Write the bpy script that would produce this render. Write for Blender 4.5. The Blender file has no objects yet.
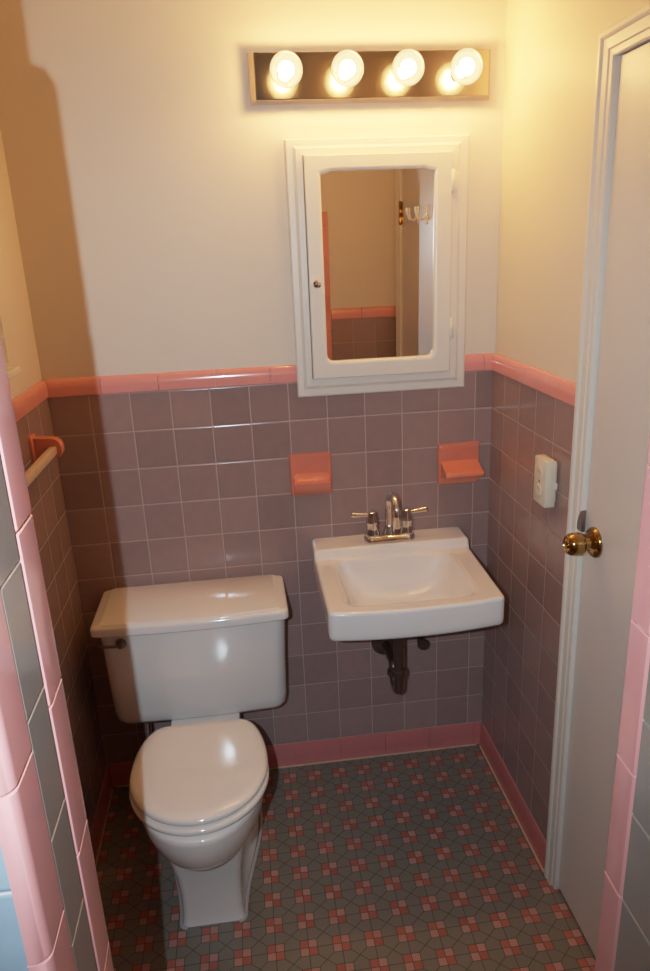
import bpy, bmesh, math
from mathutils import Vector, Matrix
PI = math.pi
C = bpy.context.scene.collection
scene = bpy.context.scene

# ------------------------------------------------------------------ dimensions (metres)
# x: along the back wall, y: towards the back wall (tile face at y=0), z: up
W = 1.256            # room width, tile face to tile face
P = 0.1095           # wall tile pitch
BASE = 0.085         # top of the tile base
ROW0 = BASE + 11 * P # underside of the cap tiles
CAP = ROW0 + 0.050
H = 2.42             # ceiling
YN = -2.80           # wall behind the shower
JL, JR = 0.350, 0.880   # tile faces of the shower opening
JF, JN = -1.435, -1.586 # its far and near edges
JTOP = 1.765         # top of the jamb tiles

# ------------------------------------------------------------------ node helpers
def newmat(name):
    m = bpy.data.materials.new(name); m.use_nodes = True
    nt = m.node_tree
    return m, nt, nt.nodes['Principled BSDF']

def plain(name, col, rough=0.5, metal=0.0, coat=0.0, noise=0.0, nscale=12.0, bump=0.0, bscale=60.0, spec=0.5):
    m, nt, b = newmat(name)
    b.inputs['Roughness'].default_value = rough
    b.inputs['Metallic'].default_value = metal
    b.inputs['Coat Weight'].default_value = coat
    b.inputs['Coat Roughness'].default_value = 0.05
    b.inputs['Specular IOR Level'].default_value = spec
    tc = nt.nodes.new('ShaderNodeTexCoord')
    n = nt.nodes.new('ShaderNodeTexNoise'); n.inputs['Scale'].default_value = nscale; n.inputs['Detail'].default_value = 5
    nt.links.new(tc.outputs['Object'], n.inputs['Vector'])
    r = nt.nodes.new('ShaderNodeMix'); r.data_type = 'RGBA'
    r.inputs[6].default_value = tuple(c * (1 - noise) for c in col) + (1,)
    r.inputs[7].default_value = tuple(min(1, c * (1 + noise)) for c in col) + (1,)
    nt.links.new(n.outputs['Fac'], r.inputs[0]); nt.links.new(r.outputs[2], b.inputs['Base Color'])
    if bump:
        n2 = nt.nodes.new('ShaderNodeTexNoise'); n2.inputs['Scale'].default_value = bscale; n2.inputs['Detail'].default_value = 4
        nt.links.new(tc.outputs['Object'], n2.inputs['Vector'])
        bp = nt.nodes.new('ShaderNodeBump'); bp.inputs['Strength'].default_value = bump; bp.inputs['Distance'].default_value = 0.002
        nt.links.new(n2.outputs['Fac'], bp.inputs['Height']); nt.links.new(bp.outputs['Normal'], b.inputs['Normal'])
    return m

class NX:
    """tiny expression helper over Math nodes"""
    def __init__(s, nt): s.nt = nt
    def m(s, op, a, b=None, c=None):
        n = s.nt.nodes.new('ShaderNodeMath'); n.operation = op
        for i, v in enumerate((a, b, c)):
            if v is None: continue
            if isinstance(v, (int, float)): n.inputs[i].default_value = v
            else: s.nt.links.new(v, n.inputs[i])
        return n.outputs[0]
    def step(s, v, lo, hi):
        n = s.nt.nodes.new('ShaderNodeMapRange'); n.interpolation_type = 'SMOOTHSTEP'
        n.inputs[1].default_value = lo; n.inputs[2].default_value = hi
        s.nt.links.new(v, n.inputs[0]); return n.outputs[0]
    def mix(s, f, a, b):
        n = s.nt.nodes.new('ShaderNodeMix'); n.data_type = 'RGBA'
        for i, v in ((0, f), (6, a), (7, b)):
            if isinstance(v, tuple): n.inputs[i].default_value = v if len(v) == 4 else v + (1,)
            elif isinstance(v, (int, float)): n.inputs[i].default_value = v
            else: s.nt.links.new(v, n.inputs[i])
        return n.outputs[2]

def tile_mat(name, axis, a0, z0, pa, pz, col, grout, rough=0.16, gw=0.0011, var=0.10):
    """square wall tiles laid on (axis, z) with light grout joints, pillowed edges"""
    m, nt, b = newmat(name); X = NX(nt)
    g = nt.nodes.new('ShaderNodeNewGeometry')
    sp = nt.nodes.new('ShaderNodeSeparateXYZ'); nt.links.new(g.outputs['Position'], sp.inputs[0])
    def cell(o, off, p):
        t = X.m('DIVIDE', X.m('SUBTRACT', o, off), p)
        f = X.m('FRACT', t); d = X.m('MULTIPLY', X.m('MINIMUM', f, X.m('SUBTRACT', 1.0, f)), p)
        return X.m('FLOOR', t), d
    ia, da = cell(sp.outputs[axis], a0, pa); iz, dz = cell(sp.outputs['Z'], z0, pz)
    d = X.m('MINIMUM', da, dz)
    tile = X.step(d, gw * 0.7, gw * 1.7)
    cv = nt.nodes.new('ShaderNodeCombineXYZ'); nt.links.new(ia, cv.inputs[0]); nt.links.new(iz, cv.inputs[1])
    wn = nt.nodes.new('ShaderNodeTexWhiteNoise'); wn.noise_dimensions = '3D'; nt.links.new(cv.outputs[0], wn.inputs['Vector'])
    n = nt.nodes.new('ShaderNodeTexNoise'); n.inputs['Scale'].default_value = 30; n.inputs['Detail'].default_value = 6
    nt.links.new(g.outputs['Position'], n.inputs['Vector'])
    v = X.m('ADD', X.m('MULTIPLY', X.m('SUBTRACT', wn.outputs['Value'], .5), var * 2), X.m('MULTIPLY', X.m('SUBTRACT', n.outputs['Fac'], .5), var * 2))
    hsv = nt.nodes.new('ShaderNodeHueSaturation'); hsv.inputs['Color'].default_value = col + (1,)
    nt.links.new(X.m('ADD', v, 1.0), hsv.inputs['Value'])
    nt.links.new(X.mix(tile, grout, hsv.outputs[0]), b.inputs['Base Color'])
    nt.links.new(X.m('SUBTRACT', 0.75, X.m('MULTIPLY', tile, 0.75 - rough)), b.inputs['Roughness'])
    n2 = nt.nodes.new('ShaderNodeTexNoise'); n2.inputs['Scale'].default_value = 9; n2.inputs['Detail'].default_value = 1
    nt.links.new(g.outputs['Position'], n2.inputs['Vector'])
    h = X.m('ADD', X.m('MULTIPLY', X.step(d, gw * .5, 0.0045), 0.0012), X.m('MULTIPLY', n2.outputs['Fac'], 0.0022))
    bp = nt.nodes.new('ShaderNodeBump'); bp.inputs['Strength'].default_value = 0.6; bp.inputs['Distance'].default_value = 1.0
    nt.links.new(h, bp.inputs['Height']); nt.links.new(bp.outputs['Normal'], b.inputs['Normal'])
    return m

def floor_mat():
    m, nt, b = newmat('mosaic_floor'); X = NX(nt)
    g = nt.nodes.new('ShaderNodeNewGeometry')
    sp = nt.nodes.new('ShaderNodeSeparateXYZ'); nt.links.new(g.outputs['Position'], sp.inputs[0])
    px, py = 0.0817, 0.0761
    def loc(o, off, p):   # signed distance from the nearest pattern centre, and its index
        t = X.m('ADD', X.m('DIVIDE', X.m('SUBTRACT', o, off), p), 0.5)
        return X.m('MULTIPLY', X.m('SUBTRACT', X.m('FRACT', t), .5), p), X.m('FLOOR', t)
    u, iu = loc(sp.outputs['X'], 0.586, px); v, iv = loc(sp.outputs['Y'], -0.067, py)
    au, av = X.m('ABSOLUTE', u), X.m('ABSOLUTE', v)
    hs = 0.0215
    cheb = X.m('MAXIMUM', au, av)
    pink = X.m('LESS_THAN', cheb, hs)
    light = X.m('GREATER_THAN', X.m('MULTIPLY', u, v), 0.0)
    # joints: axes between the squares, square outlines, and diagonals meeting in mid cell
    axis_d = X.m('MINIMUM', au, av)
    edge_d = X.m('ABSOLUTE', X.m('SUBTRACT', cheb, hs))
    slope = (py / 2 - hs) / (px / 2 - hs)
    diag_d = X.m('MULTIPLY', X.m('ABSOLUTE', X.m('SUBTRACT', X.m('SUBTRACT', av, hs), X.m('MULTIPLY', X.m('SUBTRACT', au, hs), slope))), 0.74)
    diag_d = X.m('ADD', diag_d, X.m('MULTIPLY', X.m('LESS_THAN', X.m('MINIMUM', au, av), hs), 1.0))
    d = X.m('MINIMUM', X.m('MINIMUM', axis_d, edge_d), diag_d)
    tile = X.step(d, 0.0005, 0.0013)
    n = nt.nodes.new('ShaderNodeTexNoise'); n.inputs['Scale'].default_value = 3.5; n.inputs['Detail'].default_value = 6
    nt.links.new(g.outputs['Position'], n.inputs['Vector'])
    cv = nt.nodes.new('ShaderNodeCombineXYZ')
    nt.links.new(X.m('ADD', X.m('MULTIPLY', iu, 2.0), X.m('GREATER_THAN', u, 0.0)), cv.inputs[0])
    nt.links.new(X.m('ADD', X.m('MULTIPLY', iv, 2.0), X.m('GREATER_THAN', v, 0.0)), cv.inputs[1])
    wn = nt.nodes.new('ShaderNodeTexWhiteNoise'); nt.links.new(cv.outputs[0], wn.inputs['Vector'])
    pk = X.mix(light, X.mix(wn.outputs['Value'], (.40, .115, .08), (.48, .145, .11)), X.mix(wn.outputs['Value'], (.47, .235, .195), (.53, .28, .24)))
    gr = X.mix(n.outputs['Fac'], FLOOR_A, FLOOR_B)
    col = X.mix(tile, (.075, .065, .055), X.mix(pink, gr, pk))
    nt.links.new(col, b.inputs['Base Color'])
    b.inputs['Roughness'].default_value = 0.42
    bp = nt.nodes.new('ShaderNodeBump'); bp.inputs['Strength'].default_value = 0.4; bp.inputs['Distance'].default_value = 0.0006
    nt.links.new(tile, bp.inputs['Height']); nt.links.new(bp.outputs['Normal'], b.inputs['Normal'])
    return m

FLOOR_A, FLOOR_B = (.185, .163, .133), (.25, .226, .188)
TILE = (.36, .235, .215); GROUT = (.52, .39, .34)
PINK = (.80, .335, .30)
M = {}
M['paint'] = plain('warm_white_paint', (.77, .69, .59), .55, noise=.03, nscale=3, bump=.15, bscale=45)
M['ceiling'] = plain('ceiling_paint', (.78, .75, .68), .7, noise=.02)
M['enamel'] = plain('white_enamel_paint', (.80, .75, .67), .38, noise=.02, nscale=8, bump=.12, bscale=35)
M['door_paint'] = plain('door_paint', (.74, .70, .66), .34, noise=.02, nscale=4, bump=.10, bscale=25)
M['tile_x'] = tile_mat('mauve_tile_back', 'X', 0, BASE, P, P, TILE, GROUT)
M['tile_y'] = tile_mat('mauve_tile_side', 'Y', -0.099, BASE, P, P, TILE, GROUT)
M['tile_stub'] = tile_mat('mauve_tile_front', 'X', .945, BASE, P, P, TILE, GROUT)
M['tile_flash'] = tile_mat('flash_tinted_grey_tile', 'X', .336, 1.205, P, P, (.30, .36, .41), (.62, .60, .56), rough=.14)  # grey tile; the bluish cast of the flash is put into its colour
M['pink'] = plain('pink_glazed_tile', PINK, .15, coat=.3, noise=.06, nscale=20)
M['pink_base'] = plain('pink_glazed_base', (.60, .19, .18), .22, coat=.2, noise=.06, nscale=20)
M['pink_jamb'] = plain('rose_glazed_tile', (.68, .30, .28), .13, coat=.3, noise=.05, nscale=25)
M['ceramic_coral'] = plain('coral_ceramic', (.74, .235, .15), .2, coat=.3, noise=.06, nscale=30)
M['grey_jamb'] = plain('grey_glazed_tile', (.30, .245, .21), .16, coat=.3, noise=.05, nscale=18)
M['grout'] = plain('pale_grout', (.60, .52, .45), .9, noise=.12, nscale=60)
M['grout_tan'] = plain('tan_grout', (.62, .40, .27), .9, noise=.2, nscale=50)
M['porcelain'] = plain('white_porcelain', (.83, .79, .76), .10, coat=.5, noise=.012, nscale=5)
M['seat'] = plain('white_seat_enamel', (.84, .78, .73), .11, coat=.35, noise=.012, nscale=5)
M['caulk'] = plain('white_caulk', (.5, .48, .46), .6, noise=.1, nscale=40)
M['chrome'] = plain('chrome', (.78, .77, .76), .09, 1.0, noise=.02)
M['bar_chrome'] = plain('brushed_chrome', (.56, .49, .42), .15, 1.0, noise=.03, nscale=8)
M['old_chrome'] = plain('tarnished_chrome', (.20, .15, .13), .32, .9, noise=.25, nscale=40)
M['brass'] = plain('polished_brass', (.46, .27, .09), .17, 1.0, noise=.1, nscale=40)
M['steel'] = plain('dull_steel', (.32, .31, .31), .4, 1.0, noise=.1)
M['mirror'] = plain('mirror_silver', (.88, .86, .83), .015, 1.0, noise=.005)
M['plastic'] = plain('ivory_plastic', (.80, .72, .57), .4, noise=.03, nscale=30)
M['plastic_shade'] = plain('ivory_plastic_shaded', (.50, .42, .29), .5, noise=.03, nscale=30)  # same ivory, darkened: shade inside the slots is put into the colour
M['rail'] = plain('cream_towel_rail', (.72, .56, .40), .35, noise=.05, nscale=30)
M['hook'] = plain('white_hook', (.85, .82, .76), .25, noise=.02)
M['dark'] = plain('gap_shade', (.03, .028, .026), .8, noise=.1)  # near-black colour standing in for the shade round the door
M['night'] = plain('night_glass', (.02, .022, .03), .04, noise=.05)
M['floor'] = floor_mat()

def emis(name, col, s):
    m = bpy.data.materials.new(name); m.use_nodes = True; nt = m.node_tree
    nt.nodes.remove(nt.nodes['Principled BSDF'])
    e = nt.nodes.new('ShaderNodeEmission'); e.inputs[0].default_value = col + (1,); e.inputs[1].default_value = s
    nt.links.new(e.outputs[0], nt.nodes['Material Output'].inputs[0]); return m
BULB_COL = (1.0, .535, .18)
BULB_S = 290.0
M['filament'] = emis('bulb_filament', BULB_COL, BULB_S)
def globe_mat():
    m = bpy.data.materials.new('bulb_glass'); m.use_nodes = True; nt = m.node_tree
    nt.nodes.remove(nt.nodes['Principled BSDF'])
    N = nt.nodes.new
    t = N('ShaderNodeBsdfTransparent'); t.inputs[0].default_value = (.62, .58, .48, 1)
    e = N('ShaderNodeEmission'); e.inputs[0].default_value = (1, .71, .33, 1); e.inputs[1].default_value = 1.5
    a = N('ShaderNodeAddShader'); nt.links.new(t.outputs[0], a.inputs[0]); nt.links.new(e.outputs[0], a.inputs[1])
    gl = N('ShaderNodeBsdfGlossy'); gl.inputs['Roughness'].default_value = .04
    fr = N('ShaderNodeFresnel'); fr.inputs[0].default_value = 1.22
    mx = N('ShaderNodeMixShader'); nt.links.new(fr.outputs[0], mx.inputs[0]); nt.links.new(a.outputs[0], mx.inputs[1]); nt.links.new(gl.outputs[0], mx.inputs[2])
    nt.links.new(mx.outputs[0], nt.nodes['Material Output'].inputs[0]); return m
M['globe'] = globe_mat()

# ------------------------------------------------------------------ mesh helpers
def finish(name, bm, mat, parent=None, smooth=False, angle=40):
    bmesh.ops.remove_doubles(bm, verts=bm.verts, dist=1e-6)
    bmesh.ops.recalc_face_normals(bm, faces=bm.faces)
    me = bpy.data.meshes.new(name); bm.to_mesh(me); bm.free()
    me.materials.append(mat)
    if smooth:
        for p in me.polygons: p.use_smooth = True
        try: me.set_sharp_from_angle(angle=math.radians(angle))
        except Exception: pass
    o = bpy.data.objects.new(name, me); C.objects.link(o)
    if parent is not None:
        o.parent = parent
        o.matrix_parent_inverse = Matrix.Translation(parent.location).inverted() if parent.parent is None else Matrix.Identity(4)
    return o

def attach(o, parent):
    o.parent = parent

def box(bm, x0, x1, y0, y1, z0, z1, bev=0.0, seg=2):
    r = bmesh.ops.create_cube(bm, size=1.0)
    for v in r['verts']:
        v.co = Vector(((x0 + x1) / 2 + v.co.x * (x1 - x0), (y0 + y1) / 2 + v.co.y * (y1 - y0), (z0 + z1) / 2 + v.co.z * (z1 - z0)))
    if bev:
        es = set(e for v in r['verts'] for e in v.link_edges)
        bmesh.ops.bevel(bm, geom=list(es), offset=bev, segments=seg, profile=.5, affect='EDGES')

def rings(bm, rs, cap0=True, cap1=True, closed=True):
    """skin a list of equally long point rings"""
    vs = [[bm.verts.new(p) for p in r] for r in rs]
    n = len(rs[0])
    for a, b in zip(vs, vs[1:]):
        for i in range(n if closed else n - 1):
            j = (i + 1) % n
            try: bm.faces.new((a[i], a[j], b[j], b[i]))
            except ValueError: pass
    if cap0: bm.faces.new(vs[0])
    if cap1: bm.faces.new(vs[-1])
    return vs

def lathe(bm, prof, origin, axis, n=32):
    """prof: (radius, distance along axis)"""
    a = Vector(axis).normalized(); t = a.orthogonal().normalized(); s = a.cross(t)
    o = Vector(origin); rs = []
    for r, h in prof:
        rs.append([o + a * h + (t * math.cos(2 * PI * i / n) + s * math.sin(2 * PI * i / n)) * max(r, 1e-5) for i in range(n)])
    rings(bm, rs)

def tube(bm, pts, rad, n=16):
    """round tube along points; rad is a number or a list"""
    pts = [Vector(p) for p in pts]; rs = []
    up = None
    for i, p in enumerate(pts):
        d = (pts[min(i + 1, len(pts) - 1)] - pts[max(i - 1, 0)]).normalized()
        if up is None: up = d.orthogonal().normalized()
        up = (up - d * up.dot(d)).normalized(); s = d.cross(up)
        r = rad[i] if isinstance(rad, (list, tuple)) else rad
        rs.append([p + (up * math.cos(2 * PI * k / n) + s * math.sin(2 * PI * k / n)) * r for k in range(n)])
    rings(bm, rs)

def extrude_profile(bm, prof, f, a, b):
    """closed profile of (d, z) points swept from parameter a to b; f(t, d, z) -> point"""
    rings(bm, [[f(a, d, z) for d, z in prof], [f(b, d, z) for d, z in prof]])

def strip(name, prof, f, t0, t1, step, start, mat, parent, gap=.0012):
    """a course of tiles along a wall, each tile its own little solid in one mesh"""
    bm = bmesh.new(); lo, hi = min(t0, t1), max(t0, t1)
    k = math.floor((lo - start) / step) - 1; cuts = [lo]
    while True:
        v = start + k * step
        if v >= hi - .006: break
        if v > lo + .006: cuts.append(v)
        k += 1
    cuts.append(hi)
    for a, b in zip(cuts, cuts[1:]):
        extrude_profile(bm, prof, f, a + gap / 2, b - gap / 2)
    return finish(name, bm, mat, parent, True, 35)

def thing(name, label, cat, loc, group=None):
    o = bpy.data.objects.new(name, None); C.objects.link(o); o.empty_display_size = .05
    o.location = loc; o['label'] = label; o['category'] = cat
    if group: o['group'] = group
    return o
def struct(name, bm, mat, parent=None, smooth=False):
    o = finish(name, bm, mat, parent, smooth)
    if parent is None: o['kind'] = 'structure'
    return o
def part(name, bm, mat, root, smooth=True, angle=40, parent=None):
    """world-space mesh parented under a root Empty (or under a part of it)"""
    o = finish(name, bm, mat, None, smooth, angle)
    p = parent if parent is not None else root
    o.data.transform(Matrix.Translation(-root.location))
    o.parent = p
    return o
def sbox(name, mat, *a, bev=0.0, parent=None):
    bm = bmesh.new(); box(bm, *a, bev=bev); return struct(name, bm, mat, parent)

def arc(cx, cy, r, a0, a1, n):
    return [(cx + r * math.cos(math.radians(a0 + (a1 - a0) * i / n)), cy + r * math.sin(math.radians(a0 + (a1 - a0) * i / n))) for i in range(n + 1)]
def rrect(x0, x1, y0, y1, r, n=6):
    """rounded rectangle, r a number or four radii (x1y1, x0y1, x0y0, x1y0)"""
    if not isinstance(r, (list, tuple)): r = [r] * 4
    return (arc(x1 - r[0], y1 - r[0], r[0], 0, 90, n) + arc(x0 + r[1], y1 - r[1], r[1], 90, 180, n)
            + arc(x0 + r[2], y0 + r[2], r[2], 180, 270, n) + arc(x1 - r[3], y0 + r[3], r[3], 270, 360, n))
def ray_poly(poly, c, th):
    dx, dy = math.cos(th), math.sin(th); best = 0
    n = len(poly)
    for i in range(n):
        ax, ay = poly[i][0] - c[0], poly[i][1] - c[1]; bx, by = poly[(i + 1) % n][0] - c[0], poly[(i + 1) % n][1] - c[1]
        ex, ey = bx - ax, by - ay; den = dx * ey - dy * ex
        if abs(den) < 1e-12: continue
        t = (ax * ey - ay * ex) / den; u = (ax * dy - ay * dx) / den
        if t > 0 and -1e-6 <= u <= 1 + 1e-6: best = max(best, t)
    return (c[0] + dx * best, c[1] + dy * best)
def sm(t):
    t = max(0, min(1, t)); return t * t * (3 - 2 * t)

# ------------------------------------------------------------------ room shell
sbox('floor', M['floor'], -.15, W + .15, YN - .1, .15, -.10, 0)
sbox('ceiling', M['ceiling'], -.15, W + .15, YN - .1, .15, H, H + .1)
T = .008   # tile thickness

# cap tile (bullnose) and base tile profiles: d outward from the tile face
cap_prof = [(-T, ROW0 + .0006), (.004, ROW0 + .0006), (.006, ROW0 + .003), (.006, ROW0 + .022)] + \
           [(.006 - .014 + .014 * math.cos(a), ROW0 + .022 + .027 * math.sin(a)) for a in [i * PI / 2 / 8 for i in range(1, 9)]]
base_prof = [(-T, .0), (.009, .0), (.0085, .003), (.007, .008), (.0055, .018), (.005, .030), (.005, BASE - .006), (.003, BASE - .002), (-.001, BASE - .0006), (-T, BASE - .0006)]
grout_prof = [(0, 0), (.0135, 0), (.013, .0015), (.0095, .003), (0, .003)]
fb = lambda t, d, z: Vector((t, -d, z))          # back wall
fl = lambda t, d, z: Vector((d, t, z))           # left wall
fr = lambda t, d, z: Vector((W - d, t, z))       # right wall
ff = lambda t, d, z: Vector((t, JF - .002 + d, z))   # stub face towards the room

wb = sbox('wall_back', M['paint'], -.15, W + .15, T, .13, 0, H)
sbox('tile_wainscot', M['tile_x'], 0, W, 0, T, 0, ROW0, parent=wb)
strip('cap_tiles', cap_prof, fb, 0.0, W, .1545, .146, M['pink'], wb)
bb = strip('baseboard_back', base_prof, fb, .006, W - .006, .1545, .146, M['pink_base'], None); bb['kind'] = 'structure'
bm = bmesh.new(); extrude_profile(bm, grout_prof, fb, .02, W - .02); finish('grout_line', bm, M['grout_tan'], bb)

# left wall with a window in it (only the end of its casing and sill shows past the jamb)
WY0, WY1, WZ0, WZ1 = -.365, -1.00, 1.43, 2.16
bm = bmesh.new()
box(bm, -.15, -T, YN, T, 0, WZ0); box(bm, -.15, -T, YN, T, WZ1, H)
box(bm, -.15, -T, WY0, T, WZ0, WZ1); box(bm, -.15, -T, YN, WY1, WZ0, WZ1)
wl = struct('wall_left', bm, M['paint'])
sbox('tile_wainscot', M['tile_y'], -T, 0, JF + .01, 0, 0, ROW0, parent=wl)
strip('cap_tiles', cap_prof, fl, JF + .01, 0, .1545, -.1545, M['pink'], wl)
bl = strip('baseboard_left', base_prof, fl, JF + .02, -.006, .1545, -.146, M['pink_base'], None); bl['kind'] = 'structure'
bm = bmesh.new(); extrude_profile(bm, grout_prof, fl, JF + .02, -.02); finish('grout_line', bm, M['grout_tan'], bl)

bm = bmesh.new()    # window casing: mitred around the opening
prof = [(0, 0), (0, .010), (.012, .016), (.040, .016), (.046, .022), (.052, .022), (.052, 0)]
pr = lambda w, d: [Vector((-T + d, WY0 + w, WZ0)), Vector((-T + d, WY0 + w, WZ1 + w)), Vector((-T + d, WY1 - w, WZ1 + w)), Vector((-T + d, WY1 - w, WZ0))]
cols = [pr(w, d) for w, d in prof]
rings(bm, [[c[k] for c in cols] for k in range(4)])
wn_ = struct('window_1', bm, M['enamel'])
bm = bmesh.new(); box(bm, -.10, .030, WY1 - .07, WY0 + .072, WZ0 - .030, WZ0 - .012, bev=.004)
box(bm, -T, .010, WY1 - .055, WY0 + .055, WZ0 - .058, WZ0 - .030, bev=.003)
finish('window_sill', bm, M['enamel'], wn_)
bm = bmesh.new()
for a in ((WY1, WY1 + .035, WZ0 - .012, WZ1), (WY0 - .035, WY0, WZ0 - .012, WZ1)): box(bm, -.075, -.045, *a, bev=.003)
for z in (WZ0 - .012, (WZ0 + WZ1) / 2, WZ1 - .035): box(bm, -.073, -.047, WY1 + .035, WY0 - .035, z, z + .035, bev=.003)
finish('sash', bm, M['enamel'], wn_)
bm = bmesh.new(); box(bm, -.062, -.058, WY1 + .03, WY0 - .03, WZ0, WZ1 - .03); finish('window_pane', bm, M['night'], wn_)

# right wall with the door opening
DY0, DY1, DZ = -.605, -1.297, 1.957
CW = .050
bm = bmesh.new()
box(bm, W + T, W + .15, DY0, T, 0, H); box(bm, W + T, W + .15, YN, DY1, 0, H); box(bm, W + T, W + .15, DY1, DY0, DZ, H)
wr = struct('wall_right', bm, M['paint'])
bm = bmesh.new(); box(bm, W, W + T, DY0 + CW - .004, 0, 0, ROW0); box(bm, W, W + T, JF, DY1 - CW + .004, 0, ROW0)
finish('tile_wainscot', bm, M['tile_y'], wr)
strip('cap_tiles', cap_prof, fr, DY0 + CW, 0, .1545, -.0995, M['pink'], wr)
br = strip('baseboard_right', base_prof, fr, DY0 + CW, -.006, .1545, -.1, M['pink_base'], None); br['kind'] = 'structure'
bm = bmesh.new(); extrude_profile(bm, grout_prof, fr, DY0 + CW, -.02); finish('grout_line', bm, M['grout_tan'], br)

bm = bmesh.new()    # door casing
prof = [(0, -.03), (0, .004), (.003, .006), (.013, .0065), (.016, .009), (.033, .010), (.0355, .0125), (.039, .0145), (.047, .0145), (.050, .0125), (.050, -T)]
pr = lambda w, d: [Vector((W - d, DY0 + w - .007, 0)), Vector((W - d, DY0 + w + .009, DZ + w)), Vector((W - d, DY1 - w, DZ + w)), Vector((W - d, DY1 - w, 0))]   # a touch out of plumb
cols = [pr(w, d) for w, d in prof]
rings(bm, [[c[k] for c in cols] for k in range(4)])
struct('trim_1', bm, M['enamel'])

bm = bmesh.new(); box(bm, W + .004, W + .040, DY1 + .002, DY0 - .001, .010, DZ - .0015, bev=.002)
door = struct('door_1', bm, M['door_paint'])
bm = bmesh.new(); box(bm, W + .045, W + .13, DY1, DY0, 0, DZ); shade_blk = struct('doorway_shade', bm, M['dark'])  # solid block behind the door, coloured near-black as the shade in its gaps
KY, KZ = -.655, 1.016
bm = bmesh.new()
lathe(bm, [(.034, 0), (.034, .004), (.030, .009), (.020, .011), (.012, .014), (.0105, .025), (.013, .027), (.0225, .030), (.0250, .036), (.0255, .046), (.0243, .056), (.0200, .063), (.0150, .0655), (.0140, .0635), (0, .0635)], (W + .004, KY, KZ), (-1, 0, 0), 40)
kn = finish('door_knob', bm, M['brass'], door, True, 50)
bm = bmesh.new(); lathe(bm, [(.008, 0), (.008, .003), (.006, .004), (0, .004)], (W + .004 - .0635, KY, KZ), (-1, 0, 0), 20)
finish('lock_button', bm, M['brass'], kn, True)
bm = bmesh.new()   # latch tab beside the knob
pts = [(-.600, 1.028), (-.620, 1.028), (-.620, 1.078), (-.613, 1.074), (-.605, 1.060), (-.600, 1.045)]
rings(bm, [[Vector((W - .004, y, z)) for y, z in pts], [Vector((W - .012, y, z)) for y, z in pts]])
finish('latch_tab', bm, M['steel'], door)
for hz in (.25, 1.70):
    bm = bmesh.new()
    lathe(bm, [(.003, -.004), (.0065, 0), (.0065, .03), (.006, .031), (.0065, .032), (.0065, .06), (.006, .061), (.0065, .062), (.0065, .09), (.003, .094)], (W - .004, DY1 + .001, hz), (0, 0, 1), 16)
    box(bm, W - .0005, W + .004, DY1 + .004, DY1 + .028, hz, hz + .09)
    finish('hinge', bm, M['brass'], door, True)
for hy in (-.995, -.850):
    bm = bmesh.new()
    box(bm, W - .002, W + .004, hy - .011, hy + .011, 1.695, 1.765, bev=.003)
    for s in (-1, 1):
        tube(bm, [(W - .001, hy + s * .004, 1.725), (W - .014, hy + s * .007, 1.712), (W - .030, hy + s * .013, 1.716), (W - .036, hy + s * .018, 1.734), (W - .038, hy + s * .022, 1.758)], [.004, .0035, .0035, .0035, .005], 10)
    finish('robe_hook', bm, M['hook'], door, True)

# the two stub walls beside the shower opening, with their tiled reveals
def bullnose(side, z0, z1, y0, y1, rnd_near, th=.012):
    """one tall bullnose tile on a reveal; cross-section in (x, y), rounded on its outer edge"""
    r = .011 if rnd_near else .004
    if rnd_near:   # y0 is the outer edge (towards the shower)
        sec = [(-th, y1), (0, y1)] + [(-r + r * math.cos(a), y0 + r - r * math.sin(a)) for a in [i * PI / 2 / 8 for i in range(9)]] + [(-th - .0035, y0), (-th - .0035, y0 + .008)]
    else:
        sec = [(-th - .012, y1 - .008), (-th - .012, y1)] + [(-r + r * math.cos(a), y1 - r + r * math.sin(a)) for a in [PI / 2 - i * PI / 2 / 8 for i in range(9)]] + [(.0012, y0 + .005), (.0008, y0 + .002), (-.0014, y0), (-th, y0)]
    b = .0012
    rs = []
    for z, ins in ((z0, b), (z0 + b, 0), (z1 - b, 0), (z1, b)):
        rs.append([Vector(((JL + d - ins) if side < 0 else (JR - d + ins), y, z)) for d, y in sec])
    return rs
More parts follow.
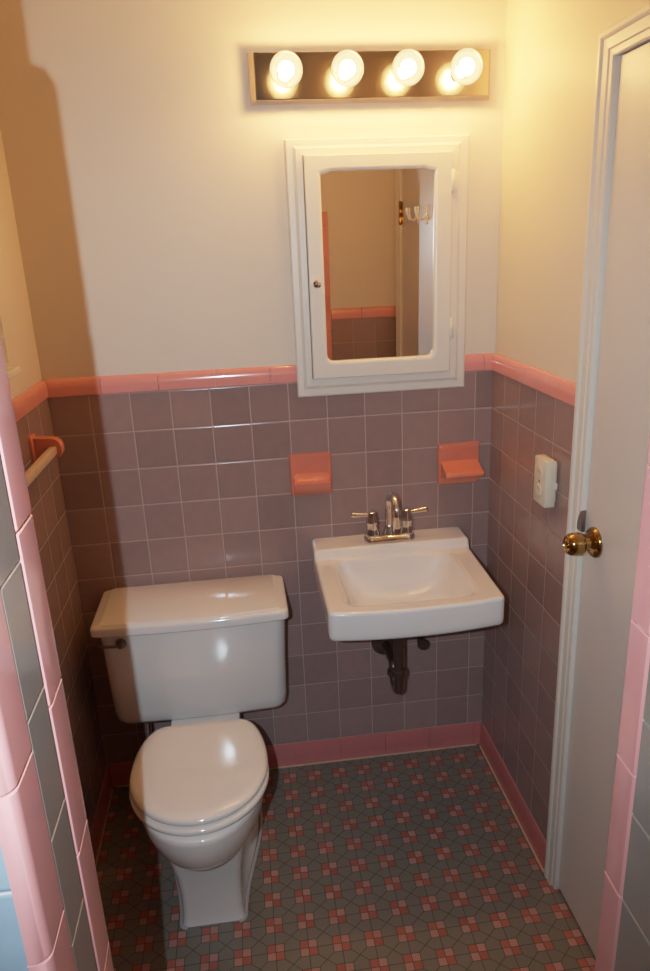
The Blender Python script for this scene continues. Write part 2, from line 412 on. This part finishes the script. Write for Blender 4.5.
def stub(name, side, x0, x1):
    jx = JL if side < 0 else JR
    s = -1 if side < 0 else 1
    core = (x0, jx + s * .0125, JN + .020, JF - .012) if side < 0 else (jx + s * .0125, x1, JN + .020, JF - .012)
    o = sbox(name, M['paint'], core[0], core[1], core[2], core[3], 0, H)
    # grout bed behind the reveal tiles
    g = (jx + s * .0125, jx + s * .0018) if side < 0 else (jx + s * .0018, jx + s * .0125)
    sbox('grout_bed', M['grout'], g[0], g[1], JN + .012, JF - .012, 0, JTOP - .004, parent=o)
    # tall pink tiles
    fw = .0495 if side < 0 else .0375
    for nm, ya, yb, near in (('bullnose_tiles', JF - fw, JF, False), ('bullnose_tiles', JN, JN + .0485, True)):
        bm = bmesh.new(); z = .9835 - 7 * .1545
        while z < JTOP - .02:
            z1 = min(z + .1545, JTOP)
            if JTOP - z1 < .03: z1 = JTOP
            if z1 > .01: rings(bm, bullnose(side, max(z, 0) + .0009, z1 - .0009, ya, yb, near))
            z += .1545
        finish(nm, bm, M['pink_jamb'], o, True, 30)
    # grey tiles between
    bm = bmesh.new(); z = 1.0945 - 10 * .1105
    while z < JTOP - .01:
        z1 = min(z + .1105, JTOP)
        if z1 > .01:
            a = (jx + s * .010, jx - s * 0) if side < 0 else (jx, jx + s * .010)
            xs = (jx - .010, jx) if side < 0 else (jx, jx + .010)
            box(bm, xs[0], xs[1], JN + .0497, JF - fw - .0018, max(z, .001) + .0008, z1 - .0008, bev=.0014)
        z += .1105
    finish('grey_tiles', bm, M['grey_jamb'], o)
    # faces: flash-tinted grey tile towards the shower, mauve wainscot with cap towards the room
    fx = (x0, JL - .0145) if side < 0 else (JR + .0145, x1)
    sbox('shower_tiles', M['tile_flash'], fx[0], fx[1], JN + .005, JN + .020, 0, JTOP, parent=o)
    wx = (x0, JL - .06) if side < 0 else (JR + .073, x1)
    sbox('tile_wainscot', M['tile_stub'], wx[0], wx[1], JF - .012, JF - .002, 0, ROW0, parent=o)
    strip('cap_tiles', cap_prof, ff, wx[0], wx[1], .1545, JR + .062, M['pink'], o)
    ex = (JL - .06, JL - .0125) if side < 0 else (JR + .0125, JR + .072)
    strip_bm = bmesh.new(); z = 0.0
    while z < JTOP - .02:
        box(strip_bm, ex[0], ex[1], JF - .012, JF - .0005, z + .0006, min(z + .1545, JTOP) - .0006, bev=.002); z += .1545
    finish('edge_tiles', strip_bm, M['pink'], o)
    return o
stub('wall_front_left', -1, -T, 0)
stub('wall_front_right', 1, 0, W + T)
ws = sbox('wall_shower', M['ceiling'], -.15, W + .15, YN - .1, YN, 0, H)
sbox('shower_tiles', M['tile_flash'], -T, W + T, YN, YN + .01, 0, JTOP, parent=ws)

# ------------------------------------------------------------------ toilet
TX = .350
toilet = thing('toilet', 'white two-piece toilet with closed lid and square-edged tank against the tiled back wall', 'toilet', (TX, -.35, 0))
def oval(cx, hw, yb, yf, z, n=64, pw=2.4, back=.55):
    """egg ring: blunt towards the wall (yb), round at the front (yf)"""
    out = []
    ym = yf + (yb - yf) * back
    for i in range(n):
        a = 2 * PI * i / n; c, s = math.cos(a), math.sin(a)
        p = pw if s > 0 else 2.05
        x = cx + hw * math.copysign(abs(c) ** (2 / p), c)
        y = ym + (yb - ym if s > 0 else ym - yf) * math.copysign(abs(s) ** (2 / p), s)
        out.append(Vector((x, y, z)))
    return out
def ped(hf, hb, yf, yb, z, n=16, rf=.018):
    """pedestal ring: squared nose, spreading towards the wall"""
    pts = []
    fx = hf - rf
    pts += [(fx + rf * math.sin(a), yf + rf - rf * math.cos(a)) for a in [i * PI / 2 / 6 for i in range(7)]]
    for i in range(1, n + 1):
        t = i / n; pts.append((hf + (hb - hf) * sm(t * 1.3), yf + rf + (yb - yf - rf) * t))
    r = pts + [(-x, y) for x, y in reversed(pts)]
    return [Vector((TX + x, y, z)) for x, y in r]
bm = bmesh.new()   # pedestal
rings(bm, [ped(.080, .128, -.571, -.12, 0), ped(.079, .124, -.568, -.12, .006), ped(.0775, .112, -.564, -.12, .03), ped(.0775, .098, -.562, -.12, .09), ped(.082, .095, -.570, -.12, .16), ped(.092, .098, -.585, -.12, .225), ped(.10, .10, -.60, -.12, .28)])
part('pedestal', bm, M['porcelain'], toilet, True, 50)
bm = bmesh.new()   # bowl
R_ = [(.05, -.30, -.50, .215), (.088, -.28, -.585, .222), (.112, -.265, -.628, .240), (.135, -.255, -.660, .268), (.152, -.25, -.684, .305), (.161, -.25, -.696, .345), (.165, -.25, -.700, .375), (.165, -.25, -.700, .386), (.160, -.252, -.695, .3915)]
rings(bm, [oval(TX, *r) for r in R_])
bowl = part('bowl', bm, M['porcelain'], toilet, True, 50)
bm = bmesh.new()   # deck carrying the tank
o_ = [(.085, -.02, -.33, .20, .03), (.092, -.02, -.33, .30, .03), (.098, -.015, -.335, .35, .028), (.100, -.015, -.335, .360, .026), (.097, -.018, -.332, .366, .024)]
rings(bm, [[Vector((x, y, z)) for x, y in rrect(TX - h, TX + h, yf, yb, r)] for h, yb, yf, z, r in o_])
part('tank_deck', bm, M['porcelain'], toilet, True, 50)
def seat_outline(hw, yb, yf, hb, n=24):
    """lid outline: straight back edge of half width hb, then an egg"""
    pts = []
    ym = yb + (yf - yb) * .49
    k = n
    for i in range(k + 1):           # back right corner out to the widest point
        t = i / k; a = t * PI / 2
        pts.append((hb + (hw - hb) * math.sin(a) ** .9, yb + (ym - yb) * (1 - math.cos(a)) ** 1.0 * 1.0))
    for i in range(1, 2 * k):
        a = PI * i / (2 * k)
        pts.append((hw * math.cos(a), ym + (yf - ym) * math.sin(a)))
    pts.append((-hw, ym))
    for x, y in reversed([(p[0], p[1]) for p in pts[:k]]): pts.append((-x, y))
    return pts
def plate(bm, hw, yb, yf, hb, zs):
    """zs: list of (inset, z)"""
    rs = []
    for ins, z in zs:
        rs.append([Vector((TX + x, y, z)) for x, y in seat_outline(hw - ins, yb - ins, yf + ins, hb - ins)])
    rings(bm, rs)
bm = bmesh.new(); plate(bm, .172, -.325, -.690, .100, [(.006, .395), (.001, .398), (0, .404), (.002, .409), (.008, .412)])
part('seat_ring', bm, M['seat'], toilet, True, 60)
bm = bmesh.new(); plate(bm, .171, -.312, -.680, .096, [(.010, .414), (.002, .416), (0, .421), (.002, .427), (.010, .432), (.030, .4345), (.08, .436)])
lid = part('seat_lid', bm, M['seat'], toilet, True, 60)
for s in (-1, 1):
    bm = bmesh.new(); lathe(bm, [(.004, -.024), (.010, -.022), (.011, 0), (.010, .022), (.004, .024)], (TX + s * .068, -.316, .402), (1, 0, 0), 16)
    part('seat_hinge', bm, M['seat'], toilet)
def tank_ring(x0, x1, yb, yf, r, bow, z):
    out = []
    for x, y in rrect(x0, x1, yf, yb, r, 8): out.append((x, y))
    # subdivide the front side and bow it outwards
    res = []
    for i in range(len(out)):
        a, b = out[i], out[(i + 1) % len(out)]
        res.append(a)
        if abs(b[0] - a[0]) > .1:
            for k in range(1, 16): res.append((a[0] + (b[0] - a[0]) * k / 16, a[1] + (b[1] - a[1]) * k / 16))
    c, h = (x0 + x1) / 2, (x1 - x0) / 2
    return [Vector((x, y - (bow * (1 - ((x - c) / h) ** 2) if y < (yb + yf) / 2 else 0), z)) for x, y in res]
bm = bmesh.new()   # tank
rings(bm, [tank_ring(.118, .566, -.045, -.180, [.02, .02, .03, .03], .008, .362), tank_ring(.102, .581, -.032, -.194, [.02, .02, .034, .034], .010, .366), tank_ring(.094, .587, -.026, -.201, [.02, .02, .036, .036], .011, .378),
           tank_ring(.091, .590, -.022, -.205, [.02, .02, .036, .036], .012, .405), tank_ring(.090, .594, -.018, -.215, [.02, .02, .034, .034], .012, .56), tank_ring(.088, .600, -.016, -.222, [.02, .02, .030, .030], .012, .684)])
tank = part('tank', bm, M['porcelain'], toilet, True, 50)
bm = bmesh.new()   # tank lid: overhanging, with a low raised panel
LX0, LX1, LB, LF = .074, .608, -.008, -.248
def lr(i, z, ix=0, r=.016): return tank_ring(LX0 + i + ix, LX1 - i - ix, LB - i, LF + i, r, .014, z)
rings(bm, [lr(.004, .679), lr(.0, .683), lr(0, .700), lr(.002, .705), lr(.005, .7075), lr(.006, .7080, .010), lr(.008, .7125, .016, .013), lr(.012, .7145, .018, .01)])
part('tank_lid', bm, M['porcelain'], toilet, True, 40)
bm = bmesh.new()   # flush lever
lathe(bm, [(.0145, 0), (.0145, .004), (.011, .008), (.009, .016), (.0055, .018), (0, .018)], (.148, -.226, .645), (0, -1, 0), 20)
tube(bm, [(.146, -.240, .645), (.131, -.243, .646), (.112, -.244, .648), (.092, -.242, .650)], [.004, .004, .0042, .005], 10)
part('flush_lever', bm, M['old_chrome'], toilet)
bm = bmesh.new()   # supply riser behind the bowl
tube(bm, [(.165, -.004, .165), (.165, -.05, .165)], .008)
lathe(bm, [(.026, 0), (.024, .006), (.010, .008)], (.165, -.001, .165), (0, -1, 0), 20)
lathe(bm, [(.014, -.014), (.014, .03), (.009, .034)], (.165, -.062, .165), (0, 0, 1), 16)
tube(bm, [(.165, -.062, .19), (.167, -.065, .26), (.170, -.075, .32), (.172, -.085, .392)], .0075)
part('supply_pipe', bm, M['chrome'], toilet)
bm = bmesh.new()   # caulk bead round the base
path = [v for v in ped(.084, .136, -.575, -.125, .002)]
tube(bm, path, .0045, 8)
part('caulk_bead', bm, M['caulk'], toilet)

# ------------------------------------------------------------------ wall-hung sink
SC = (.924, -.254)
sink = thing('wall_hung_sink', 'white rectangular wall-hung sink under the medicine cabinet, chrome faucet on its ledge', 'sink', (.925, -.2, .72))
ZD, ZL = .785, .811
def sink_outline(ins=0.0):
    bl_, br_, fr_, fl_ = (.700 + ins, -.001), (1.166 - ins, -.001), (1.154 - ins, -.436 + ins), (.697 + ins, -.436 + ins)
    pts = []
    def corner(p, q, s, r):
        p, q, s = Vector(p), Vector(q), Vector(s)
        a = (p - q).normalized(); b = (s - q).normalized()
        for i in range(7):
            t = i / 6
            pts.append(tuple((q + a * r) * (1 - t) ** 2 + q * 2 * t * (1 - t) + (q + b * r) * t ** 2))
    corner(br_, bl_, fl_, .004); 
    corner(bl_, fl_, fr_, .022)
    n = 24
    for i in range(1, n):
        t = i / n; x = fl_[0] + .022 + (fr_[0] - fl_[0] - .044) * t
        pts.append((x, fl_[1] - .016 * (1 - (2 * t - 1) ** 2)))
    corner(fl_, fr_, br_, .022); corner(fr_, br_, bl_, .004)
    return pts
NA = 384
ANG = [2 * PI * i / NA for i in range(NA)]
def ring_out(ins): 
    pl = sink_outline(ins); return [ray_poly(pl, SC, a) for a in ANG]
def ring_bowl(sx, sy, back=0.0, p=4.0):
    out = []
    for a in ANG:
        c, s = math.cos(a), math.sin(a)
        k = (abs(c / sx) ** p + abs(s / sy) ** p) ** (-1 / p)
        out.append((SC[0] - .002 + c * k, SC[1] - .004 + s * k + back))
    return out
def zdeck(y): return ZD + (ZL - ZD) * sm((y + .108) / .016)
bm = bmesh.new(); rs = []
und = ring_bowl(.06, .06)
rs.append([Vector((x, y, .640)) for x, y in ring_bowl(.035, .035)])
rs.append([Vector((x, y, .648)) for x, y in ring_bowl(.09, .08)])
rs.append([Vector((x, y, .684)) for x, y in ring_bowl(.165, .140)])
rs.append([Vector((x, y, .701)) for x, y in ring_bowl(.185, .150)])
rs.append([Vector((x, y, .706)) for x, y in ring_out(.020)])
for ins, z in ((.008, .703), (.003, .706), (.0005, .712), (0, .724)): rs.append([Vector((x, y, z)) for x, y in ring_out(ins)])
for ins, dz in ((0, -.010), (.001, -.005), (.004, -.0012), (.008, 0)):
    rs.append([Vector((x, y, zdeck(y) + dz)) for x, y in ring_out(ins)])
o1 = ring_out(.008); o2 = ring_bowl(.174, .148, 0, 9.0)
K = 22
for k in range(1, K + 1):
    t = k / K
    rs.append([Vector((a[0] + (b[0] - a[0]) * t, a[1] + (b[1] - a[1]) * t, zdeck(a[1] + (b[1] - a[1]) * t) - .0022 * sm((t - .8) / .2))) for a, b in zip(o1, o2)])
for sx, sy, z, bk, pw in ((.170, .144, .7795, 0, 8.5), (.166, .140, .772, 0, 8), (.159, .133, .752, .001, 7), (.150, .122, .728, .002, 6), (.138, .110, .706, .004, 5), (.118, .092, .688, .006, 4), (.090, .070, .677, .008, 3), (.055, .045, .671, .010, 2.2), (.022, .022, .668, .012, 2)):
    rs.append([Vector((x, y, z)) for x, y in ring_bowl(sx, sy, bk, pw)])
rings(bm, rs)
part('basin', bm, M['porcelain'], sink, True, 60)
bm = bmesh.new(); lathe(bm, [(.024, 0), (.024, .002), (.019, .0035), (.016, .0015), (0, .0015)], (SC[0] - .002, SC[1] + .008, .668), (0, 0, 1), 28)
part('drain', bm, M['chrome'], sink)
# faucet
FX, FY = .931, -.058
bm = bmesh.new()
def fring(ins, z): return [Vector((x, y, z)) for x, y in rrect(FX - .077 + ins, FX + .077 - ins, FY - .027 + ins, FY + .027 - ins, .024 - ins * .9, 8)]
rings(bm, [fring(0, ZL - .001), fring(0, ZL + .010), fring(.003, ZL + .017), fring(.009, ZL + .0205), fring(.018, ZL + .022)])
fau = part('faucet', bm, M['chrome'], sink, True, 40)
bm = bmesh.new()
z0 = ZL + .020
pts = [(FX, FY, z0), (FX, FY, z0 + .03), (FX, FY, z0 + .088)]
for i in range(1, 15):
    a = PI - i * (PI * 1.10) / 14
    pts.append((FX + .004 * i / 14, FY - .045 - .045 * math.cos(a), z0 + .088 + .045 * math.sin(a)))
e = pts[-1]; pts.append((e[0] + .001, e[1] + .003, e[2] - .022))
tube(bm, pts, [.016, .0128] + [.0120] * (len(pts) - 3) + [.0130], 20)
lathe(bm, [(.020, 0), (.020, .006), (.0165, .012), (.0150, .026), (.0120, .032)], (FX, FY, z0 - .001), (0, 0, 1), 28)
part('spout', bm, M['chrome'], sink, True, 40, parent=fau)
for s in (-1, 1):
    hx = FX + s * .051
    bm = bmesh.new()
    lathe(bm, [(.0215, 0), (.0215, .008), (.0185, .016), (.0165, .034), (.0190, .038), (.0190, .045), (.0160, .051), (.0155, .064), (.0135, .074), (.007, .079), (0, .079)], (hx, FY, z0 - .001), (0, 0, 1), 28)
    tube(bm, [(hx, FY, z0 + .062), (hx + s * .018, FY - .001, z0 + .064), (hx + s * .042, FY - .002, z0 + .067), (hx + s * .060, FY - .002, z0 + .069), (hx + s * .064, FY - .002, z0 + .0695)], [.007, .0062, .0078, .0090, .005], 12)
    part('faucet_handle', bm, M['chrome'], sink, True, 40, parent=fau)
bm = bmesh.new(); tube(bm, [(FX + .002, FY + .018, z0), (FX + .002, FY + .018, z0 + .045)], .0028, 8); lathe(bm, [(.003, 0), (.006, .004), (.006, .009), (0, .012)], (FX + .002, FY + .018, z0 + .044), (0, 0, 1), 14)
part('lift_rod', bm, M['chrome'], sink, True, 40, parent=fau)
# trap and stop valve under the basin
bm = bmesh.new()
dx, dy = .921, -.215
pts = [(dx, dy, .662), (dx, dy, .46), (dx, dy, .42)]
for i in range(1, 11):
    a = PI + PI * i / 10
    pts.append((dx, dy + .036 + .036 * math.cos(a), .415 + .036 * math.sin(a)))
for i in range(1, 7):
    a = PI - PI / 2 * i / 6
    pts.append((dx + .002 * i / 6, dy + .072 + .02 + .02 * math.cos(a), .415 + .02 * math.sin(a)))
pts += [(dx + .002, -.001, .430)]
tube(bm, pts, .0145, 20)
for z in (.455, .60): lathe(bm, [(.015, -.012), (.0215, -.010), (.0215, .008), (.017, .012), (.015, .013)], (dx, dy, z), (0, 0, 1), 8 if z < .5 else 24)
lathe(bm, [(.015, -.012), (.0205, -.010), (.0205, .006), (.015, .008)], (dx, dy + .072, .412), (0, 0, 1), 8)
part('drain_trap', bm, M['old_chrome'], sink, True, 35)
bm = bmesh.new(); lathe(bm, [(.044, 0), (.042, .006), (.024, .013), (.017, .017)], (dx + .002, -.0005, .430), (0, -1, 0), 28)
part('escutcheon', bm, M['old_chrome'], sink)
for vx in (1.03,):
    bm = bmesh.new()
    tube(bm, [(vx, -.001, .455), (vx, -.055, .455)], .008, 12)
    lathe(bm, [(.024, 0), (.022, .005), (.009, .007)], (vx, -.0005, .455), (0, -1, 0), 20)
    lathe(bm, [(.012, -.015), (.013, 0), (.012, .022), (.007, .026)], (vx, -.052, .455), (0, 0, 1), 16)
    lathe(bm, [(.005, 0), (.005, .014), (.017, .015), (.019, .019), (.017, .024), (0, .024)], (vx, -.06, .455), (0, -1, 0), 12)
    tube(bm, [(vx, -.052, .475), (vx, -.055, .56), (vx + (.02 if vx < .9 else -.03), -.06, .66)], .005, 10)
    part('stop_valve', bm, M['old_chrome'], sink, True, 35)

# ------------------------------------------------------------------ medicine cabinet
cab = thing('medicine_cabinet', 'white painted medicine cabinet with mirrored door above the sink', 'cabinet', (.924, 0, 1.252))
fx0, fx1, fz0, fz1 = .684, 1.168, 1.248, 1.912
dx0, dx1, dz0, dz1 = .728, 1.117, 1.300, 1.871
bm = bmesh.new()
prof = [(0, .008), (0, -.009), (.003, -.012), (.0185, -.013), (.0200, -.016), (.0225, -.017), (.0250, -.020), (.0405, -.021), (.0415, -.020), (.0415, -.004)]
cols = []
for w, y in prof:
    ex = min(1, w / .0415)
    x0 = fx0 + (dx0 - .0015 - fx0) * ex; x1 = fx1 + (dx1 + .0015 - fx1) * ex; za = fz0 + (dz0 - .0015 - fz0) * ex; zb = fz1 + (dz1 + .0015 - fz1) * ex
    cols.append([Vector((x0, y, za)), Vector((x1, y, za)), Vector((x1, y, zb)), Vector((x0, y, zb))])
rings(bm, cols, False, False)
box(bm, dx0 - .001, dx1 + .001, -.002, .008, dz0 - .001, dz1 + .001)
part('frame', bm, M['enamel'], cab, False)
mx0, mx1, mz0, mz1 = .7695, 1.0705, 1.346, 1.8325
def mirror_poly(g=0.0):
    a, b, c, d = mx0 - g, mx1 + g, mz0 - g, mz1 + g
    pts = arc(b - .020, c + .020, .020, -90, 0, 6)
    pts += [(b, d - .009), (b - .004, d - .0065), (b - .018, d - .0045), (b - .027, d)]
    pts += [(a + .027, d), (a + .018, d - .0045), (a + .004, d - .0065), (a, d - .009)]
    pts += arc(a + .020, c + .020, .020, 180, 270, 6)
    return pts
mc = ((mx0 + mx1) / 2, (mz0 + mz1) / 2)
outer = [(dx0, dz0), (dx1, dz0), (dx1, dz1), (dx0, dz1)]
angs = sorted(set([round(math.atan2(p[1] - mc[1], p[0] - mc[0]), 6) for p in outer + mirror_poly() + mirror_poly(.006)] + [round(-PI + 2 * PI * i / 90, 6) for i in range(90)]))
def R3(poly, y): return [Vector((q[0], y, q[1])) for q in (ray_poly(poly, mc, a) for a in angs)]
def inset(poly, i): return [(p[0] + (i if p[0] < mc[0] else -i), p[1] + (i if p[1] < mc[1] else -i)) for p in poly]
bm = bmesh.new()
rings(bm, [R3(mirror_poly(), -.006), R3(outer, -.006), R3(outer, -.032), R3(inset(outer, .002), -.034), R3(mirror_poly(.008), -.034), R3(mirror_poly(.003), -.0325), R3(mirror_poly(), -.028), R3(mirror_poly(), -.006)], False, False)
cd = part('cabinet_door', bm, M['enamel'], cab, False)
bm = bmesh.new()   # the glass sits very slightly out of true in its door
bm.faces.new([bm.verts.new((x, -.022 - .014 * (z - mc[1]) - .006 * (x - mc[0]), z)) for x, z in mirror_poly()])
mg = part('mirror_glass', bm, M['mirror'], cab, False, parent=cd); mg['label'] = 'mirror glass with notched upper corners'
bm = bmesh.new(); lathe(bm, [(.0055, 0), (.0045, .006), (.009, .010), (.0115, .015), (.0105, .020), (.006, .0235), (0, .0245)], (.7475, -.033, 1.556), (0, -1, 0), 24)
part('knob', bm, M['chrome'], cab, parent=cd)
for z in (1.395, 1.775):
    bm = bmesh.new(); lathe(bm, [(.003, -.003), (.0055, 0), (.0055, .05), (.003, .053)], (dx1 + .003, -.033, z), (0, 0, 1), 14)
    box(bm, dx1 + .003, dx1 + .020, -.030, -.024, z + .004, z + .046, bev=.001)
    part('hinge', bm, M['enamel'], cab, parent=cd)

# ------------------------------------------------------------------ vanity light bar
bar = thing('vanity_light_bar', 'chrome vanity light bar with four lit globe bulbs mounted high on the wall', 'wall light', (.9135, 0, 1.985))
bx0, bx1, bz0, bz1 = .604, 1.222, 1.994, 2.108
bm = bmesh.new()
def brg(ix, iz, y): return [Vector((bx0 + ix, y, bz0 + iz)), Vector((bx1 - ix, y, bz0 + iz)), Vector((bx1 - ix, y, bz1 - iz)), Vector((bx0 + ix, y, bz1 - iz))]
rings(bm, [brg(0, 0, .008), brg(0, 0, -.004), brg(.0005, .0005, -.005), brg(.0135, .005, -.029), brg(.0150, .0065, -.030)])
part('base_plate', bm, M['bar_chrome'], bar, False)
for bxx in (.690, .837, .985, 1.130):
    bm = bmesh.new(); lathe(bm, [(.021, 0), (.021, .003), (.0165, .006), (.0165, .022), (.0150, .024), (0, .024)], (bxx, -.029, 2.050), (0, -1, 0), 28)
    sk = part('socket', bm, M['chrome'], bar)
    bm = bmesh.new()
    r = .0395; c = .068; pf = [(.0135, .016), (.0140, .022), (.018, .0285)]
    a0 = math.asin(.0215 / r)
    pf += [(r * math.sin(a0 + (PI - a0) * i / 22), c - r * math.cos(a0 + (PI - a0) * i / 22)) for i in range(23)]
    lathe(bm, pf, (bxx, -.029, 2.050), (0, -1, 0), 40)
    gb = part('globe_bulb', bm, M['globe'], bar)
    bm = bmesh.new(); lathe(bm, [(  .019 * math.sin(PI * i / 12), .068 - .019 * math.cos(PI * i / 12)) for i in range(13)], (bxx, -.029, 2.050), (0, -1, 0), 20)
    part('filament', bm, M['filament'], bar, parent=gb)

# ------------------------------------------------------------------ coral ceramic accessories
def soap_dish(name, label, x0, x1, z0, z1, shelf, group):
    cx = (x0 + x1) / 2
    t = thing(name, label, 'soap dish' if not shelf else 'toothbrush holder', (cx, 0, z0))
    bm = bmesh.new()
    pl = lambda i, y: [Vector((x, y, z)) for x, z in rrect(x0 + i, x1 - i, z0 + i, z1 - i, .006, 4)]
    rings(bm, [pl(0, .002), pl(0, -.006), pl(.003, -.011), pl(.012, -.0135) if shelf else pl(.012, -.0105), pl(.02, -.012) if shelf else pl(.02, -.006)])
    part('back_plate', bm, M['ceramic_coral'], t, True, 40)
    bm = bmesh.new()
    if shelf:   # a plain projecting shelf with a rolled front edge
        prof = [(-.004, z0 + .080), (-.016, z0 + .072), (-.060, z0 + .056), (-.070, z0 + .055), (-.077, z0 + .050), (-.078, z0 + .044), (-.074, z0 + .038), (-.064, z0 + .036), (-.024, z0 + .030), (-.004, z0 + .020)]
        n = 22
        rs = []
        for i in range(n + 1):
            t_ = i / n; x = x0 + .007 + (x1 - x0 - .014) * t_
            k = 1.0 - .05 * (abs(2 * t_ - 1) ** 6)
            rs.append([Vector((x, y * k if y < -.03 else y, z)) for y, z in prof])
        rings(bm, rs)
        part('shelf', bm, M['ceramic_coral'], t, True, 40)
    else:       # a scooped tray with side walls and a front lip
        n = 16; rs = []
        for i in range(n + 1):
            t_ = i / n; x = x0 + .009 + (x1 - x0 - .018) * t_
            e_ = abs(2 * t_ - 1) ** 5
            dp = .010 * (1 - e_)
            prof = [(-.004, z0 + .074 - (0 if e_ > .5 else .002)), (-.014, z0 + .062 - dp), (-.028, z0 + .054 - dp), (-.036, z0 + .053 - dp * .8), (-.041, z0 + .052), (-.046, z0 + .050), (-.047, z0 + .044), (-.044, z0 + .036), (-.030, z0 + .014), (-.016, z0 + .007), (-.004, z0 + .006)]
            rs.append([Vector((x, y, z)) for y, z in prof])
        rings(bm, rs)
        part('tray', bm, M['ceramic_coral'], t, True, 40)
        bm = bmesh.new()
        for k in (-1, 0, 1): box(bm, cx + k * .024 - .004, cx + k * .024 + .004, -.036, -.016, z0 + .040, z0 + .048, bev=.002)
        part('drain_ridge', bm, M['ceramic_coral'], t, True, 40)
    return t
soap_dish('soap_dish', 'coral ceramic soap dish with a scooped tray, set in the tiles between tank and sink', .6485, .7715, .953, 1.080, False, None)
soap_dish('toothbrush_holder', 'coral ceramic holder with a flat projecting shelf, set in the tiles by the room corner', 1.0925, 1.2195, .953, 1.080, True, None)

# ------------------------------------------------------------------ towel bar on the shadowed side wall
tb = thing('towel_bar', 'cream towel bar on coral ceramic brackets along the shadowed side wall', 'towel bar', (0, -.22, 1.16))
def bracket(yc):
    bm = bmesh.new()
    pl = lambda i, x: [Vector((x, yc + y, z)) for y, z in rrect(-.021 + i, .021 - i, 1.160 + i, 1.238 - i, .006, 4)]
    rings(bm, [pl(0, -.002), pl(0, .006), pl(.004, .010)])
    hy = .015   # arm: deep at the wall, rounding over to a dropped tip
    sec = [(.006, 1.232), (.030, 1.229), (.052, 1.228), (.064, 1.225), (.072, 1.217), (.076, 1.205), (.075, 1.190), (.068, 1.181), (.058, 1.182), (.044, 1.184), (.024, 1.176), (.006, 1.166)]
    rings(bm, [[Vector((x + (-.002 if x > .01 else 0), yc + s * hy, z)) for x, z in sec] for s in (-1,)] + [[Vector((x, yc + s * hy * .85, z)) for x, z in sec] for s in (-.9, .9)] + [[Vector((x + (-.002 if x > .01 else 0), yc + hy, z)) for x, z in sec]])
    part('bracket', bm, M['ceramic_coral'], tb, True, 40)
bracket(-.213); bracket(-.80)
bm = bmesh.new(); box(bm, .044, .062, -.80, -.213, 1.188, 1.208, bev=.003)
part('rail', bm, M['rail'], tb, True, 30)

# ------------------------------------------------------------------ surface outlet box on the door-side wall
ob = thing('electrical_outlet_box', 'ivory surface-mounted outlet box on the tiles beside the door casing', 'outlet', (W, -.43, 1.03))
ox = W - .031
bm = bmesh.new(); box(bm, ox, W - .004, -.467, -.397, 1.030, 1.1455, bev=.0035)
part('box_body', bm, M['plastic'], ob, True, 30)
bm = bmesh.new(); box(bm, W - .006, W + .001, -.458, -.402, 1.040, 1.136)
box(bm, W - .008, W - .001, -.4685, -.456, 1.075, 1.092, bev=.001)
part('mounting_plate', bm, M['plastic'], ob, True, 30)
for zz in (1.066, 1.110):
    bm = bmesh.new(); lathe(bm, [(.0150, 0), (.0150, .0016), (.0138, .0026), (0, .0026)], (ox + .0004, -.432, zz), (-1, 0, 0), 24)
    so = part('socket', bm, M['plastic'], ob, True, 40)
    bm = bmesh.new()
    for dy_ in (-.005, .005): box(bm, ox - .0026, ox - .0018, -.432 + dy_ - .001, -.432 + dy_ + .001, zz - .001, zz + .008)
    part('slot', bm, M['plastic_shade'], ob, False, parent=so)  # slots sit on the face; their inner shade is painted
bm = bmesh.new(); lathe(bm, [(.0035, 0), (.0032, .001), (0, .0014)], (ox, -.432, 1.088), (-1, 0, 0), 14)
part('screw', bm, M['steel'], ob)

# ------------------------------------------------------------------ camera
cam = bpy.data.cameras.new('camera'); co = bpy.data.objects.new('camera', cam); C.objects.link(co)
right, up, fwd = Vector((.9914, -.1244, -.0405)), Vector((.0770, .3050, .9492)), Vector((.1050, .9440, -.3110))
fwd.normalize(); right = (right - fwd * right.dot(fwd)).normalized(); up = right.cross(fwd)
mw = Matrix((right, up, -fwd)).transposed().to_4x4(); mw.translation = Vector((.5267, -2.0135, 1.6405))
co.matrix_world = mw
cam.sensor_fit = 'VERTICAL'; cam.sensor_height = 24.0; cam.lens = 717.99 / 971 * 24.0; cam.clip_start = .02
scene.camera = co

# ------------------------------------------------------------------ light: the four bulbs (emissive filaments) and the camera flash
fl_ = bpy.data.lights.new('camera_flash', 'SPOT'); fo = bpy.data.objects.new('camera_flash', fl_); C.objects.link(fo)
fo.location = (.430, -1.985, 1.655)
fl_.energy = 74; fl_.color = (.56, .69, .79); fl_.shadow_soft_size = .0035
fl_.spot_size = math.radians(105); fl_.spot_blend = .9
aim = Vector((.62, 0, 1.05)) - fo.location
fo.rotation_euler = aim.to_track_quat('-Z', 'Y').to_euler()

w = bpy.data.worlds.new('world'); scene.world = w; w.use_nodes = True
w.node_tree.nodes['Background'].inputs[0].default_value = (.02, .02, .025, 1); w.node_tree.nodes['Background'].inputs[1].default_value = .3
scene.view_settings.view_transform = 'Standard'
scene.view_settings.look = 'None'
scene.view_settings.exposure = 0.0
# film-like shoulder so the wall round the bulbs does not burn out
vs = scene.view_settings; vs.use_curve_mapping = True
cm = vs.curve_mapping; cm.clip_max_x = 1; cm.white_level = (4, 4, 4); cm.extend = 'HORIZONTAL'
cc = cm.curves[3]
cc.points[0].location = (0, 0); cc.points[1].location = (1, 1)
for px_, py_ in ((.05, .2), (.10, .395), (.15, .545), (.25, .73), (.40, .87), (.65, .965)): cc.points.new(px_, py_)
cm.update()
